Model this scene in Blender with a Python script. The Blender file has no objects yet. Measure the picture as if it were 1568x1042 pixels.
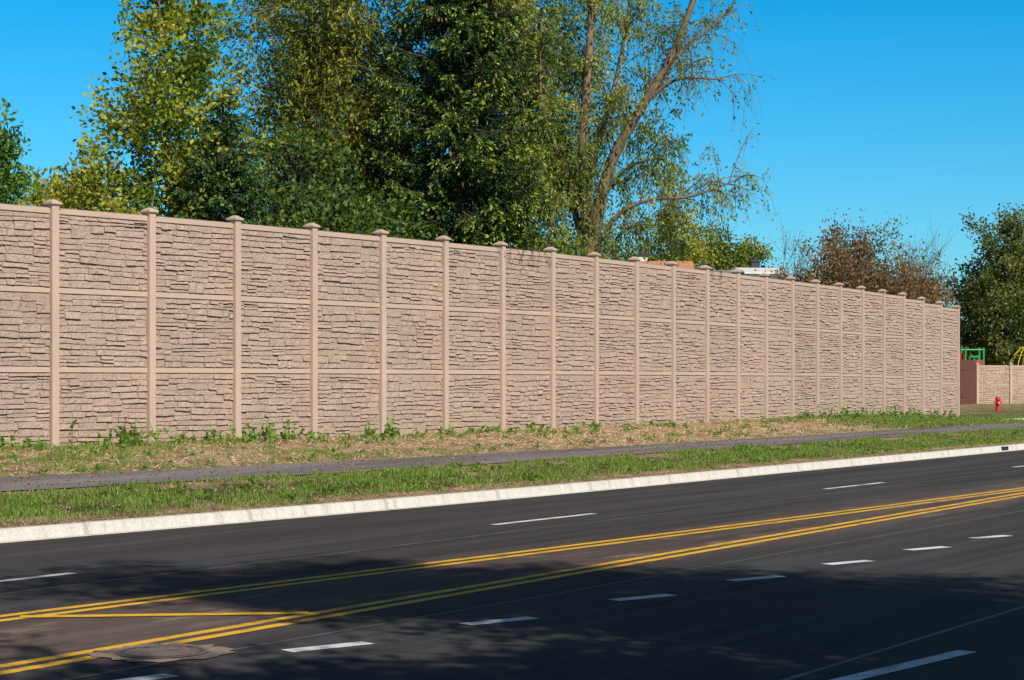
import bpy, math, numpy as np
from mathutils import Vector
sc=bpy.context.scene
sc.view_settings.view_transform='Standard'; sc.view_settings.look='None'; sc.view_settings.exposure=0
# ---------------------------------------------------------------- frame along the road
UX,UY=0.5373,0.8434
def TN(t,n,z=0.0): return (t*UX-n*UY, t*UY+n*UX, z)
def toTN(x,y): return x*UX+y*UY, -x*UY+y*UX
def TNa(t,n,z):
    t=np.asarray(t,float);n=np.asarray(n,float);z=np.asarray(z,float)+0*t
    return np.stack([t*UX-n*UY,t*UY+n*UX,z],-1)
def smooth_interp(t,xs,ys):
    t=np.asarray(t,float)
    return (np.interp(t-3,xs,ys)+np.interp(t-1,xs,ys)+np.interp(t+1,xs,ys)+np.interp(t+3,xs,ys))/4
def curbN(t): return smooth_interp(t,[5,16.6,21,27,38,54,80],[18.6,17.93,17.65,17.42,17.5,17.6,17.6])
# wall posts
heads=[40,38,37,36,35.5,35,33,31,31,30.5,30,29.5,29,29,29,29,29.2,29.5,29.5,29.5,29.5,29.5]
S=2.28
posts=[(-8.49,36.2)]
for h in heads:
    a=math.radians(h);x,y=posts[-1];posts.append((x+S*math.sin(a),y+S*math.cos(a)))
for h in [41,41.5,42]:
    a=math.radians(h);x,y=posts[0];posts.insert(0,(x-S*math.sin(a),y-S*math.cos(a)))
pT=[toTN(*p)[0] for p in posts]; pN=[toTN(*p)[1] for p in posts]
def wallN(t): return np.interp(t,pT,pN)
def wallZ(t): return np.interp(t,[0,62,68,76,90,140],[.745,.745,.68,.38,.38,.45])
def crossZ(f,t):
    return .15+(wallZ(t)-.15)*f

# ---------------------------------------------------------------- node helpers
def newmat(name):
    m=bpy.data.materials.new(name);m.use_nodes=True
    nt=m.node_tree;nt.nodes.clear()
    out=nt.nodes.new('ShaderNodeOutputMaterial');b=nt.nodes.new('ShaderNodeBsdfPrincipled')
    nt.links.new(b.outputs[0],out.inputs[0])
    return m,nt,b,out
def N(nt,t,**k):
    n=nt.nodes.new(t)
    for a,v in k.items(): setattr(n,a,v)
    return n
def noise(nt,vec,scale,detail=4,rough=.55):
    n=N(nt,'ShaderNodeTexNoise');n.inputs['Scale'].default_value=scale;n.inputs['Detail'].default_value=detail;n.inputs['Roughness'].default_value=rough
    if vec is not None: nt.links.new(vec,n.inputs['Vector'])
    return n.outputs['Fac']
def ramp(nt,fac,stops):
    r=N(nt,'ShaderNodeValToRGB');cr=r.color_ramp
    cr.elements[0].position=stops[0][0];cr.elements[1].position=stops[-1][0]
    def c4(c): return (c,c,c,1) if isinstance(c,(int,float)) else (*c,1)
    cr.elements[0].color=c4(stops[0][1]);cr.elements[1].color=c4(stops[-1][1])
    for p,c in stops[1:-1]:
        e=cr.elements.new(p);e.color=c4(c)
    nt.links.new(fac,r.inputs[0]);return r.outputs[0]
def mix(nt,fac,a,b,mode='MIX'):
    m=N(nt,'ShaderNodeMix',data_type='RGBA',blend_type=mode)
    for i,v in ((0,fac),(6,a),(7,b)):
        if isinstance(v,(int,float)): m.inputs[i].default_value=v
        elif isinstance(v,tuple): m.inputs[i].default_value=(*v,1)
        else: nt.links.new(v,m.inputs[i])
    return m.outputs[2]
def mapping(nt,vec,scale):
    m=N(nt,'ShaderNodeMapping');m.inputs['Scale'].default_value=scale;nt.links.new(vec,m.inputs[0]);return m.outputs[0]
def bump(nt,b,h,strength,dist):
    k=N(nt,'ShaderNodeBump');k.inputs['Strength'].default_value=strength;k.inputs['Distance'].default_value=dist
    nt.links.new(h,k.inputs['Height']);nt.links.new(k.outputs[0],b.inputs['Normal'])
def objc(nt): return N(nt,'ShaderNodeTexCoord').outputs['Object']
def uvc(nt): return N(nt,'ShaderNodeTexCoord').outputs['UV']
def simple(name,col,rough=.7,var=.25,scale=6,bmp=.2,metal=0):
    m,nt,b,o=newmat(name);v=objc(nt)
    f=noise(nt,v,scale,5)
    c=ramp(nt,f,[(.3,tuple(x*(1-var) for x in col)),(.7,tuple(min(1,x*(1+var)) for x in col))])
    nt.links.new(c,b.inputs['Base Color']);b.inputs['Roughness'].default_value=rough;b.inputs['Metallic'].default_value=metal
    bump(nt,b,noise(nt,v,scale*6,4),bmp,.01)
    return m
def attr(nt,name='Col'):
    return N(nt,'ShaderNodeAttribute',attribute_name=name).outputs['Color']

# asphalt
def asphalt(name,base,brown=True):
    m,nt,b,o=newmat(name);uv=uvc(nt);ob=objc(nt)
    streak=noise(nt,mapping(nt,uv,(.07,1.3,1)),1.0,6,.6)
    streak2=noise(nt,mapping(nt,uv,(.25,5,1)),1.0,5,.6)
    fine=noise(nt,ob,90,3,.7)
    agg=noise(nt,ob,28,4,.8)
    d=tuple(x*.72 for x in base);l=tuple(x*1.42 for x in base)
    c=ramp(nt,streak,[(.3,d),(.72,l)])
    c=mix(nt,.6,c,ramp(nt,streak2,[(.3,.62),(.7,1.35)]),'MULTIPLY')
    c=mix(nt,.85,c,ramp(nt,fine,[(.25,.35),(.5,.95),(.8,1.9)]),'MULTIPLY')
    c=mix(nt,.5,c,ramp(nt,agg,[(.3,.7),(.72,1.4)]),'MULTIPLY')
    if brown:
        sx=N(nt,'ShaderNodeSeparateXYZ');nt.links.new(uv,sx.inputs[0])
        mr=N(nt,'ShaderNodeMapRange');mr.interpolation_type='SMOOTHSTEP'
        ab=N(nt,'ShaderNodeMath',operation='SUBTRACT');nt.links.new(sx.outputs[1],ab.inputs[0]);ab.inputs[1].default_value=11.0
        aa=N(nt,'ShaderNodeMath',operation='ABSOLUTE');nt.links.new(ab.outputs[0],aa.inputs[0])
        nt.links.new(aa.outputs[0],mr.inputs[0]);mr.inputs[1].default_value=.5;mr.inputs[2].default_value=1.6;mr.inputs[3].default_value=1;mr.inputs[4].default_value=0
        dust=noise(nt,mapping(nt,uv,(.2,1.5,1)),1.5,5)
        mm=N(nt,'ShaderNodeMath',operation='MULTIPLY');nt.links.new(mr.outputs[0],mm.inputs[0])
        nt.links.new(ramp(nt,dust,[(.3,.5),(.6,1.0)]),mm.inputs[1])
        c=mix(nt,mm.outputs[0],c,mix(nt,1.0,c,(2.0,1.6,1.35),'MULTIPLY'))
        sand=ramp(nt,noise(nt,mapping(nt,uv,(.6,2,1)),1.2,7,.7),[(.54,0),(.68,.85)])
        sm=N(nt,'ShaderNodeMath',operation='MULTIPLY');nt.links.new(mr.outputs[0],sm.inputs[0]);nt.links.new(sand,sm.inputs[1])
        c=mix(nt,sm.outputs[0],c,(.26,.19,.14))
    nt.links.new(c,b.inputs['Base Color']);b.inputs['Roughness'].default_value=.9
    b.inputs['Specular IOR Level'].default_value=.12
    bump(nt,b,fine,.5,.006)
    return m
M_road=asphalt('road_asphalt',(.056,.051,.050))
M_path=asphalt('path_asphalt',(.17,.15,.145),False)

def paint(name,col,w0=.38,w1=.5):
    m,nt,b,o=newmat(name);v=objc(nt)
    f=noise(nt,v,35,6,.8);g=noise(nt,v,3,4)
    s=N(nt,'ShaderNodeMath',operation='ADD');nt.links.new(f,s.inputs[0]);nt.links.new(g,s.inputs[1])
    s2=N(nt,'ShaderNodeMath',operation='MULTIPLY');nt.links.new(s.outputs[0],s2.inputs[0]);s2.inputs[1].default_value=.5
    k=ramp(nt,s2.outputs[0],[(w0,.85),(w1,0.0)])
    c=mix(nt,k,ramp(nt,g,[(.3,tuple(x*.85 for x in col)),(.7,col)]),(.06,.055,.05))
    nt.links.new(c,b.inputs['Base Color']);b.inputs['Roughness'].default_value=.65
    bump(nt,b,f,.3,.004);return m
M_white=paint('white_road_paint',(.78,.77,.74))
M_yellow=paint('yellow_road_paint',(.88,.47,.02),.37,.48)
M_seam=paint('asphalt_seam',(.17,.145,.13),.44,.60)

def concrete():
    m,nt,b,o=newmat('curb_concrete');uv=uvc(nt);ob=objc(nt)
    st=noise(nt,mapping(nt,uv,(4.5,.4,1)),1.0,5,.75)
    c=ramp(nt,st,[(.32,(.38,.33,.27)),(.45,(.58,.53,.46)),(.7,(.70,.66,.58))])
    c=mix(nt,.7,c,ramp(nt,noise(nt,ob,30,5,.7),[(.25,.6),(.6,1.08)]),'MULTIPLY')
    w=N(nt,'ShaderNodeTexWave',wave_type='BANDS',bands_direction='X');w.inputs['Scale'].default_value=.105
    nt.links.new(uv,w.inputs[0])
    c=mix(nt,ramp(nt,w.outputs[1],[(0,.35),(.0004,0)]),c,(.12,.10,.09))
    nt.links.new(c,b.inputs['Base Color']);b.inputs['Roughness'].default_value=.85
    bump(nt,b,noise(nt,ob,60,4),.4,.005);return m
M_conc=concrete()

def wallmat():
    m,nt,b,o=newmat('wall_stone');v=objc(nt);a=attr(nt)
    n1=noise(nt,v,1.3,5);n2=noise(nt,v,22,6,.7);n3=noise(nt,v,9,5,.65)
    c=mix(nt,.8,a,ramp(nt,n1,[(.3,(.94,.935,.93)),(.7,(1.05,1.05,1.05))]),'MULTIPLY')
    c=mix(nt,.75,c,ramp(nt,n3,[(.3,(.84,.82,.80)),(.65,(1.08,1.08,1.08))]),'MULTIPLY')
    c=mix(nt,.75,c,ramp(nt,n2,[(.3,(.75,.73,.71)),(.6,(1.09,1.09,1.09))]),'MULTIPLY')
    sx=N(nt,'ShaderNodeSeparateXYZ');nt.links.new(v,sx.inputs[0])
    mr=N(nt,'ShaderNodeMapRange');nt.links.new(sx.outputs[2],mr.inputs[0]);mr.inputs[1].default_value=.5;mr.inputs[2].default_value=1.3;mr.inputs[3].default_value=.35;mr.inputs[4].default_value=0
    c=mix(nt,mr.outputs[0],c,(.43,.30,.20))
    nt.links.new(c,b.inputs['Base Color']);b.inputs['Roughness'].default_value=.85;b.inputs['Specular IOR Level'].default_value=.2
    s=N(nt,'ShaderNodeMath',operation='ADD');nt.links.new(n2,s.inputs[0]);nt.links.new(n3,s.inputs[1])
    bump(nt,b,s.outputs[0],1.0,.05);return m
M_wall=wallmat()
def postmat():
    m,nt,b,o=newmat('wall_post');v=objc(nt)
    n1=noise(nt,v,.8,4);n2=noise(nt,v,30,5,.7)
    c=ramp(nt,n1,[(.3,(.50,.362,.28)),(.7,(.56,.408,.32))])
    c=mix(nt,.6,c,ramp(nt,n2,[(.3,.85),(.6,1.05)]),'MULTIPLY')
    nt.links.new(c,b.inputs['Base Color']);b.inputs['Roughness'].default_value=.8;b.inputs['Specular IOR Level'].default_value=.2
    bump(nt,b,n2,.4,.01);return m
M_post=postmat()

def groundmat():
    m,nt,b,o=newmat('ground_soil_grass');v=objc(nt);a=attr(nt)
    sx=N(nt,'ShaderNodeSeparateColor');nt.links.new(a,sx.inputs[0])
    n1=noise(nt,v,.9,6,.65);n2=noise(nt,v,14,6,.75);n3=noise(nt,v,60,4,.8)
    green=ramp(nt,n2,[(.3,(.06,.085,.02)),(.5,(.12,.15,.035)),(.7,(.22,.23,.08))])
    straw=ramp(nt,n2,[(.28,(.20,.115,.06)),(.5,(.52,.36,.22)),(.7,(.80,.60,.40))])
    s=N(nt,'ShaderNodeMath',operation='ADD');nt.links.new(n1,s.inputs[0]);nt.links.new(sx.outputs[0],s.inputs[1])
    s3=N(nt,'ShaderNodeMath',operation='MULTIPLY_ADD');nt.links.new(n2,s3.inputs[0]);s3.inputs[1].default_value=.5;nt.links.new(s.outputs[0],s3.inputs[2])
    mr=N(nt,'ShaderNodeMapRange');nt.links.new(s3.outputs[0],mr.inputs[0]);mr.inputs[1].default_value=1.0;mr.inputs[2].default_value=1.3
    c=mix(nt,mr.outputs[0],green,straw)
    c=mix(nt,.7,c,ramp(nt,n3,[(.25,.5),(.6,1.2)]),'MULTIPLY')
    c=mix(nt,.9,c,ramp(nt,noise(nt,v,2.6,5,.7),[(.38,(.45,.42,.32)),(.55,(1.1,1.1,1.1))]),'MULTIPLY')
    nt.links.new(c,b.inputs['Base Color']);b.inputs['Roughness'].default_value=.95;b.inputs['Specular IOR Level'].default_value=.1
    bump(nt,b,n2,1.0,.1);return m
M_ground=groundmat()

def leafmat(name,trans=.35,rough=.5):
    m=bpy.data.materials.new(name);m.use_nodes=True;nt=m.node_tree;nt.nodes.clear()
    out=nt.nodes.new('ShaderNodeOutputMaterial');b=nt.nodes.new('ShaderNodeBsdfPrincipled');tr=nt.nodes.new('ShaderNodeBsdfTranslucent');mx=nt.nodes.new('ShaderNodeMixShader')
    c=attr(nt)
    nt.links.new(c,b.inputs['Base Color']);b.inputs['Roughness'].default_value=rough;b.inputs['Specular IOR Level'].default_value=.3
    nt.links.new(mix(nt,1.0,c,(1.5,1.5,.7),'MULTIPLY'),tr.inputs[0])
    mx.inputs[0].default_value=trans
    nt.links.new(b.outputs[0],mx.inputs[1]);nt.links.new(tr.outputs[0],mx.inputs[2]);nt.links.new(mx.outputs[0],out.inputs[0])
    return m
M_leaf=leafmat('leaves');M_needle=leafmat('needles',.1,.6);M_grass=leafmat('grass_blades',.3,.6)
M_bark=simple('bark',(.15,.115,.08),.9,.35,8,.8)
M_barkdark=simple('bark_dark',(.07,.05,.038),.9,.35,8,.8)
M_barkw=simple('bark_willow',(.19,.13,.08),.9,.4,8,.8)

# ---------------------------------------------------------------- mesh helpers
def mkquads(name,V,F,mats,C=None,mi=None,UV=None,smooth=False,parent=None):
    V=np.asarray(V,np.float32);F=np.asarray(F,np.int32)
    me=bpy.data.meshes.new(name);nf=len(F);k=F.shape[1]
    me.vertices.add(len(V));me.vertices.foreach_set('co',V.ravel())
    me.loops.add(nf*k);me.loops.foreach_set('vertex_index',F.ravel())
    me.polygons.add(nf);me.polygons.foreach_set('loop_start',np.arange(0,nf*k,k,dtype=np.int32))
    try: me.polygons.foreach_set('loop_total',np.full(nf,k,np.int32))
    except Exception: pass
    for m in mats: me.materials.append(m)
    if mi is not None: me.polygons.foreach_set('material_index',np.asarray(mi,np.int32))
    if smooth: me.polygons.foreach_set('use_smooth',np.ones(nf,bool))
    if C is not None:
        ca=me.color_attributes.new('Col','FLOAT_COLOR','POINT')
        C4=np.ones((len(V),4),np.float32);C4[:,:3]=C;ca.data.foreach_set('color',C4.ravel())
    if UV is not None:
        uvl=me.uv_layers.new(name='UVMap');UVv=np.asarray(UV,np.float32)[F.ravel()];uvl.data.foreach_set('uv',UVv.ravel())
    me.update(calc_edges=True);me.validate()
    o=bpy.data.objects.new(name,me);sc.collection.objects.link(o)
    if parent: o.parent=parent
    return o
class Poly:
    def __init__(s): s.v=[];s.f=[];s.c=[];s.m=[]
    def add(s,vs,fs,col=(1,1,1),m=0):
        b=len(s.v);s.v+= [tuple(v) for v in vs]
        for f in fs: s.f.append([b+i for i in f]);s.m.append(m)
        s.c+=[col]*len(vs)
    def box(s,c,sx,sy,sz,rot=0,col=(1,1,1),m=0,taper=1.0):
        vs=[];ca,sa=math.cos(rot),math.sin(rot)
        for k,(z,tp) in enumerate(((0,1),(sz,taper))):
            for dx,dy in ((-1,-1),(1,-1),(1,1),(-1,1)):
                x=dx*sx/2*tp;y=dy*sy/2*tp
                vs.append((c[0]+x*ca-y*sa,c[1]+x*sa+y*ca,c[2]+z))
        s.add(vs,[(0,3,2,1),(4,5,6,7),(0,1,5,4),(1,2,6,5),(2,3,7,6),(3,0,4,7)],col,m)
    def cyl(s,p0,p1,r0,r1,n=10,col=(1,1,1),m=0):
        p0=Vector(p0);p1=Vector(p1);d=(p1-p0).normalized()
        a=d.orthogonal().normalized();b=d.cross(a);vs=[];fs=[]
        for p,r in ((p0,r0),(p1,r1)):
            for i in range(n):
                t=2*math.pi*i/n;vs.append(p+a*math.cos(t)*r+b*math.sin(t)*r)
        for i in range(n): j=(i+1)%n;fs.append((i,j,n+j,n+i))
        fs.append(tuple(range(n-1,-1,-1)));fs.append(tuple(range(n,2*n)))
        s.add(vs,fs,col,m)
    def make(s,name,mats,parent=None,smooth=False,bevel=0):
        me=bpy.data.meshes.new(name);me.from_pydata(s.v,[],s.f)
        for m in mats: me.materials.append(m)
        me.polygons.foreach_set('material_index',np.array(s.m,np.int32))
        ca=me.color_attributes.new('Col','FLOAT_COLOR','POINT')
        C4=np.ones((len(s.v),4),np.float32);C4[:,:3]=np.array(s.c);ca.data.foreach_set('color',C4.ravel())
        me.update()
        if smooth: me.polygons.foreach_set('use_smooth',np.ones(len(me.polygons),bool))
        o=bpy.data.objects.new(name,me);sc.collection.objects.link(o)
        if bevel:
            b=o.modifiers.new('bev','BEVEL');b.width=bevel;b.segments=2
        if parent: o.parent=parent
        return o
def empty(name,loc=(0,0,0)):
    o=bpy.data.objects.new(name,None);sc.collection.objects.link(o);return o
def sgrid(nx,ny):
    i=np.arange(nx-1)[:,None]*ny+np.arange(ny-1)[None,:]
    return np.stack([i,i+ny,i+ny+1,i+1],-1).reshape(-1,4)
def vnoise(x,y,s=1.0,seed=0):
    r=np.random.RandomState(seed);v=0
    for k in range(6):
        a=r.rand()*6.28;f=s*(.6+1.6*r.rand());v=v+np.sin((x*math.cos(a)+y*math.sin(a))*f+r.rand()*6.28+1.3*np.sin((x*math.sin(a)-y*math.cos(a))*f*.7))
    return v/6

# ---------------------------------------------------------------- ground
ts=np.concatenate([[-900,-400,-150,-60,-20],np.arange(-10,110,.4),[115,130,160,220,350,600,1500]])
fr=np.linspace(0,1,26)
cols=[];zz=[];mask=[]
for n_,z_,m_ in ((-900,.1,.0),(-200,.1,.0),(-40,.12,.0),(-8,.13,.0),(-1,.13,.0),(1.8,.13,.1),(1.85,-.04,.1)):
    cols.append(np.full_like(ts,n_));zz.append(np.full_like(ts,z_));mask.append(np.full_like(ts,m_))
cN=curbN(ts);wN=wallN(ts)
cols.append(cN+.06);zz.append(np.full_like(ts,-.04));mask.append(np.full_like(ts,.5))
for f in fr:
    n=cN+.10+(wN-cN-.10)*f
    z=crossZ(f,ts)+0*ts
    if f<.32 or f>.54: z=z+.035*vnoise(ts,n,1.6,3)+.02*vnoise(ts,n,5,4)+.015
    z=z-(.03 if f==0 else 0)
    if f<.06: m=.5
    elif f<.28: m=.25
    elif f<.5: m=.5
    else: m=None
    if m is None:
        m=np.interp(ts,[0,20,32,38,52,60,80],[.42,.5,.62,.76,.74,.2,.2])-(.15 if f>.93 else 0)
    cols.append(n);zz.append(z);mask.append(m+0*ts)
for dn,z_,m_ in ((.6,None,.3),(4,None,.35),(15,None,.4),(60,.5,.3),(300,.6,.0),(1500,.6,.0)):
    cols.append(wN+dn);zz.append(wallZ(ts) if z_ is None else np.full_like(ts,z_));mask.append(np.full_like(ts,m_))
cols=np.array(cols).T;zz=np.array(zz).T;mask=np.array(mask).T
T=np.repeat(ts[:,None],cols.shape[1],1)
V=TNa(T,cols,zz).reshape(-1,3)
C=np.repeat(mask.reshape(-1,1),3,1)
g=mkquads('ground',V,sgrid(*cols.shape),[M_ground],C=C)
def groundZ(t,n):
    cn=curbN(t);wn=wallN(t);f=np.clip((n-cn-.1)/(wn-cn-.1),0,1)
    z=crossZ(f,t)
    return z+np.where((f<.32)|(f>.54),.035*vnoise(t,n,1.6,3)+.02*vnoise(t,n,5,4)+.015,0)

# ---------------------------------------------------------------- road
tr=np.concatenate([[-600,-200,-60],np.arange(-20,110,1.0),[130,200,400,900]])
w=np.linspace(0,1,8)
Nn=2.0+(curbN(tr)[:,None]+.02-2.0)*w[None,:]
T=np.repeat(tr[:,None],8,1)
mkquads('road',TNa(T,Nn,0*T).reshape(-1,3),sgrid(len(tr),8),[M_road],UV=np.stack([T.ravel(),Nn.ravel()],-1))
fp=np.array([.335,.42,.505])
tp=np.concatenate([np.arange(-30,110,.8),[130,200]])
Np=curbN(tp)[:,None]+.1+(wallN(tp)-curbN(tp)-.1)[:,None]*fp[None,:]
Np[:,0]+=.05*vnoise(tp,tp*0,2.,8);Np[:,2]+=.05*vnoise(tp,tp*0,2.,9)
T=np.repeat(tp[:,None],3,1);Z=np.array([crossZ(f,tp) for f in fp]).T+.022
mkquads('asphalt_footpath',TNa(T,Np,Z).reshape(-1,3),sgrid(len(tp),3),[M_path],UV=np.stack([T.ravel(),Np.ravel()],-1))
def kerb(name,nf,sign,t):
    prof=[(-.14,.004),(-.02,.012),(0,.02),(.025,.125),(.045,.148),(.075,.156),(.18,.156),(.19,.145),(.19,-.03)]
    a=np.array(prof);Tk=np.repeat(t[:,None],len(a),1)
    Nk=nf(t)[:,None]+sign*a[None,:,0];Zk=np.repeat(a[None,:,1],len(t),0)
    uv=np.stack([Tk.ravel(),(a[None,:,0]+a[None,:,1]+0*Tk).ravel()],-1)
    return mkquads(name,TNa(Tk,Nk,Zk).reshape(-1,3),sgrid(len(t),len(a)),[M_conc],UV=uv)
tk=np.concatenate([[-200,-60],np.arange(-20,110,.8),[130,200,400]])
kerb('concrete_kerb',lambda t:curbN(t)-.05,1,tk)
kerb('concrete_kerb',lambda t:0*t+2.05,-1,tk)
P=Poly()
for tt in (52.8,55.0):
    x,y,_=TN(tt,float(curbN(tt))-.045);P.box((x,y,.03),.55,.03,.10,math.atan2(UY,UX))
P.make('storm_drain_inlet',[simple('inlet_shade',(.02,.02,.02))])  # dark blocks on the kerb face, painted as the shade inside the openings
# manhole with a sandy asphalt collar on the near side of the median
P=Poly();mx_,my_=-2.50,14.0
def disc(r0,r1,z,m,n=40,jit=0):
    rj=np.random.RandomState(4);vs=[];k=1+jit*(rj.rand(n)-.5)
    for rr in (r0,r1):
        for i in range(n):
            a=2*math.pi*i/n;q=rr*(k[i] if rr==r1 else 1);vs.append((mx_+q*math.cos(a),my_+q*math.sin(a),z))
    P.add(vs,[(i,(i+1)%n,n+(i+1)%n,n+i) for i in range(n)],m=m)
disc(.0001,.30,.012,0);disc(.30,.33,.014,2);disc(.33,.47,.009,1,40,.25)
for i in range(-3,4):
    w_=math.sqrt(max(0,.26**2-(i*.075)**2))*2;P.box((mx_,my_+i*.075,.0125),w_,.022,.006,m=2)
P.make('manhole_cover',[simple('cast_iron',(.085,.065,.055),.6,.3,20),paint('sandy_collar',(.33,.23,.16),.40,.56),simple('iron_rib',(.16,.12,.10),.5,.3,20)])

# markings -------------------------------------------------------
def strip(P,pts,w,z=.004,m=0):
    pts=[Vector((p[0],p[1],0)) for p in pts];L=[];R=[]
    for i,p in enumerate(pts):
        d=(pts[min(i+1,len(pts)-1)]-pts[max(i-1,0)]).normalized();s=Vector((-d.y,d.x,0))
        L.append((p+s*w/2));R.append((p-s*w/2))
    k=len(pts);vs=[(v.x,v.y,z) for v in L+R]
    P.add(vs,[(k+i,k+i+1,i+1,i) for i in range(k-1)],m=m)
def tnp(t,n): return TN(t,n)[:2]
A=[toTN(*p) for p in ((-4.29,16.43),(-1.957,19.31),(0,21.99),(1.153,23.68),(3.79,27.34),(9.26,35.45))]
A2=[toTN(*p) for p in ((-3.48,13.33),(-1.665,16.43),(0,19.12),(2.73,23.68),(8.89,34.0))]
At=[a[0] for a in A];An=[a[1] for a in A];Bt=[a[0] for a in A2];Bn=[a[1] for a in A2]
cA=np.polyfit(At+[60,80],An+[11.15,11.15],2);cB=np.polyfit(Bt,Bn,1)
fA=lambda t: float(np.polyval(cA,t)) if t<45 else float(np.polyval(cA,45))
fB=lambda t: min(float(np.polyval(cB,t)),fA(t)-.42)
P=Poly()
tt=np.arange(-20,110,1.5)
strip(P,[tnp(t,fA(t)) for t in tt],.12);strip(P,[tnp(t,fA(t)-.24) for t in tt],.12)
strip(P,[tnp(t,fB(t)) for t in tt],.12);strip(P,[tnp(t,fB(t)-.23) for t in tt],.12)
strip(P,[(-4.05,16.12),(-2.8,16.26),(-1.70,16.38)],.16,.008)
strip(P,[(-8.4,8.6),(-6.6,9.0)],.16,.008)
P.make('yellow_road_markings',[M_yellow])
P=Poly()
for k in range(-3,8):
    x0=-.28+5.82*k;y0=26.47+8.75*k;t0,n0=toTN(x0,y0)
    n0=14.42 if k<1 else 14.15
    strip(P,[tnp(t0,n0),tnp(t0+2.65,n0-.03)],.13)
ds=[(-1.62,14.1),(-.375,15.64),(.90,17.36),(2.13,19.06),(3.33,20.74),(4.545,22.5),(5.69,24.17)]
for x,y in ds: strip(P,[(x,y),(x+.55,y+.53*.85)],.17)
for k in range(1,8): strip(P,[(5.69+1.2*k,24.17+1.72*k),(5.69+1.2*k+.55,24.17+1.72*k+.6)],.15)
strip(P,[(-2.75,12.45),(-2.25,12.95)],.17)
strip(P,[(1.6,12.05),(3.28,14.1)],.15)
for k in range(1,5): strip(P,[(1.6+6.2*k,12.05+8.2*k),(3.28+6.2*k,14.1+8.2*k)],.15)
P.make('white_road_markings',[M_white])
P=Poly()
strip(P,[tnp(t,13.55+.03*math.sin(t)) for t in np.arange(-5,70,2)],.05,.002)
strip(P,[tnp(t,5.35) for t in np.arange(-5,70,2)],.05,.002)
strip(P,[tnp(t,9.3+.02*math.sin(t*.7)) for t in np.arange(-5,70,2)],.035,.002)
P.make('asphalt_paving_seams',[M_seam])

# ---------------------------------------------------------------- wall
rs=np.random.RandomState(5)
W=empty('stone_pattern_wall')
def build_panel(PS,p0,p1,z0,tier_h,ntier,rs,tint):
    p0=Vector((p0[0],p0[1],0));p1=Vector((p1[0],p1[1],0));e=(p1-p0);L=e.length;e.normalize()
    nr=Vector((e.y,-e.x,0))
    def pt(a,b,o): q=p0+e*a+nr*o;return (q.x,q.y,z0+b)
    a0,a1=.075,L-.075
    tot=tier_h*ntier
    c=tuple(x*.68 for x in tint)
    vs=[pt(a0,-.3,0),pt(a1,-.3,0),pt(a1,tot,0),pt(a0,tot,0),pt(a0,-.3,-.08),pt(a1,-.3,-.08),pt(a1,tot,-.08),pt(a0,tot,-.08)]
    PS.add(vs,[(0,1,2,3),(5,4,7,6),(3,2,6,7),(4,0,3,7),(1,5,6,2)],c)
    def stone(s0,s1,b0,b1,col):
        d=rs.uniform(.013,.056);ng=4
        aa=np.linspace(s0+.0015,s1-.0015,ng);sl=rs.uniform(-.009,.009);lin=np.linspace(-1,1,ng)
        bot=[b0+.004+rs.uniform(-.004,.006)+sl*q for q in lin];top=[b1-.003+rs.uniform(-.006,.003)+sl*q for q in lin]
        vs=[pt(q,bb,.001) for q,bb in zip(aa,bot)]+[pt(q,bb,.001) for q,bb in zip(aa[::-1],top[::-1])]
        ins=.009;fa=np.linspace(s0+ins,s1-ins,ng)
        for q,bb in zip(fa,bot): vs.append(pt(q,bb+.002,d*rs.uniform(.85,1.2)))
        for q,bb in zip(fa[::-1],top[::-1]): vs.append(pt(q,bb-.013,d*rs.uniform(.35,.9)))
        n=2*ng;fs=[]
        for j in range(n): jj=(j+1)%n;fs.append((j,jj,n+jj,n+j))
        for j in range(ng-1): fs.append((n+j,n+j+1,n+n-2-j,n+n-1-j))
        PS.add(vs,fs,col)
    for k in range(ntier):
        b0=k*tier_h-(.3 if k==0 else 0);bt=(k+1)*tier_h-.13
        tt=tuple(x*(1+rs.uniform(-.006,.006)) for x in (tint))
        sh=1+rs.uniform(-.03,.03);tt=tuple(x*sh for x in tt)
        o=.026
        vs=[pt(a0,bt+.016,.001),pt(a1,bt+.016,.001),pt(a1,bt+.020,o),pt(a0,bt+.020,o),pt(a1,bt+.114,o),pt(a0,bt+.114,o),pt(a1,bt+.120,.001),pt(a0,bt+.120,.001)]
        PS.add(vs,[(0,1,2,3),(3,2,4,5),(5,4,6,7)],(1,1,1),1)
        bands=[];b=b0
        while b<bt-.05:
            h=rs.uniform(.19,.28)
            if bt-(b+h)<.13: h=bt-b
            bands.append((b,b+h));b+=h
        ph=[(rs.rand()*6.28,rs.uniform(1.5,3)) for _ in range(len(bands)+1)]
        def bd(i,a):
            bb=bands[i][0] if i<len(bands) else bt
            if i==0 or i==len(bands): return bb
            return bb+.02*math.sin(ph[i][0]+ph[i][1]*a)
        for i in range(len(bands)):
            a=a0-rs.uniform(0,.3)
            while a<a1:
                w=rs.uniform(.26,.7);s0=max(a,a0+.003);s1=min(a+w,a1-.003);a+=w
                if s1-s0<.05: continue
                lo=bd(i,(s0+s1)/2);hi=bd(i+1,(s0+s1)/2);h=hi-lo
                q=rs.rand();ks=1 if q<.03 else (2 if q<.78 else 3)
                cuts=[lo]+[lo+h*(j+rs.uniform(-.2,.2))/ks for j in range(1,ks)]+[hi]
                for j in range(ks):
                    segs=[(s0,s1)]
                    if s1-s0>.34 and rs.rand()<.45:
                        m_=s0+(s1-s0)*rs.uniform(.3,.7);segs=[(s0,m_),(m_,s1)]
                    for u0,u1 in segs:
                        cc=rs.uniform(.94,1.05);stone(u0,u1,cuts[j],cuts[j+1],tuple(x*cc for x in tt))
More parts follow.
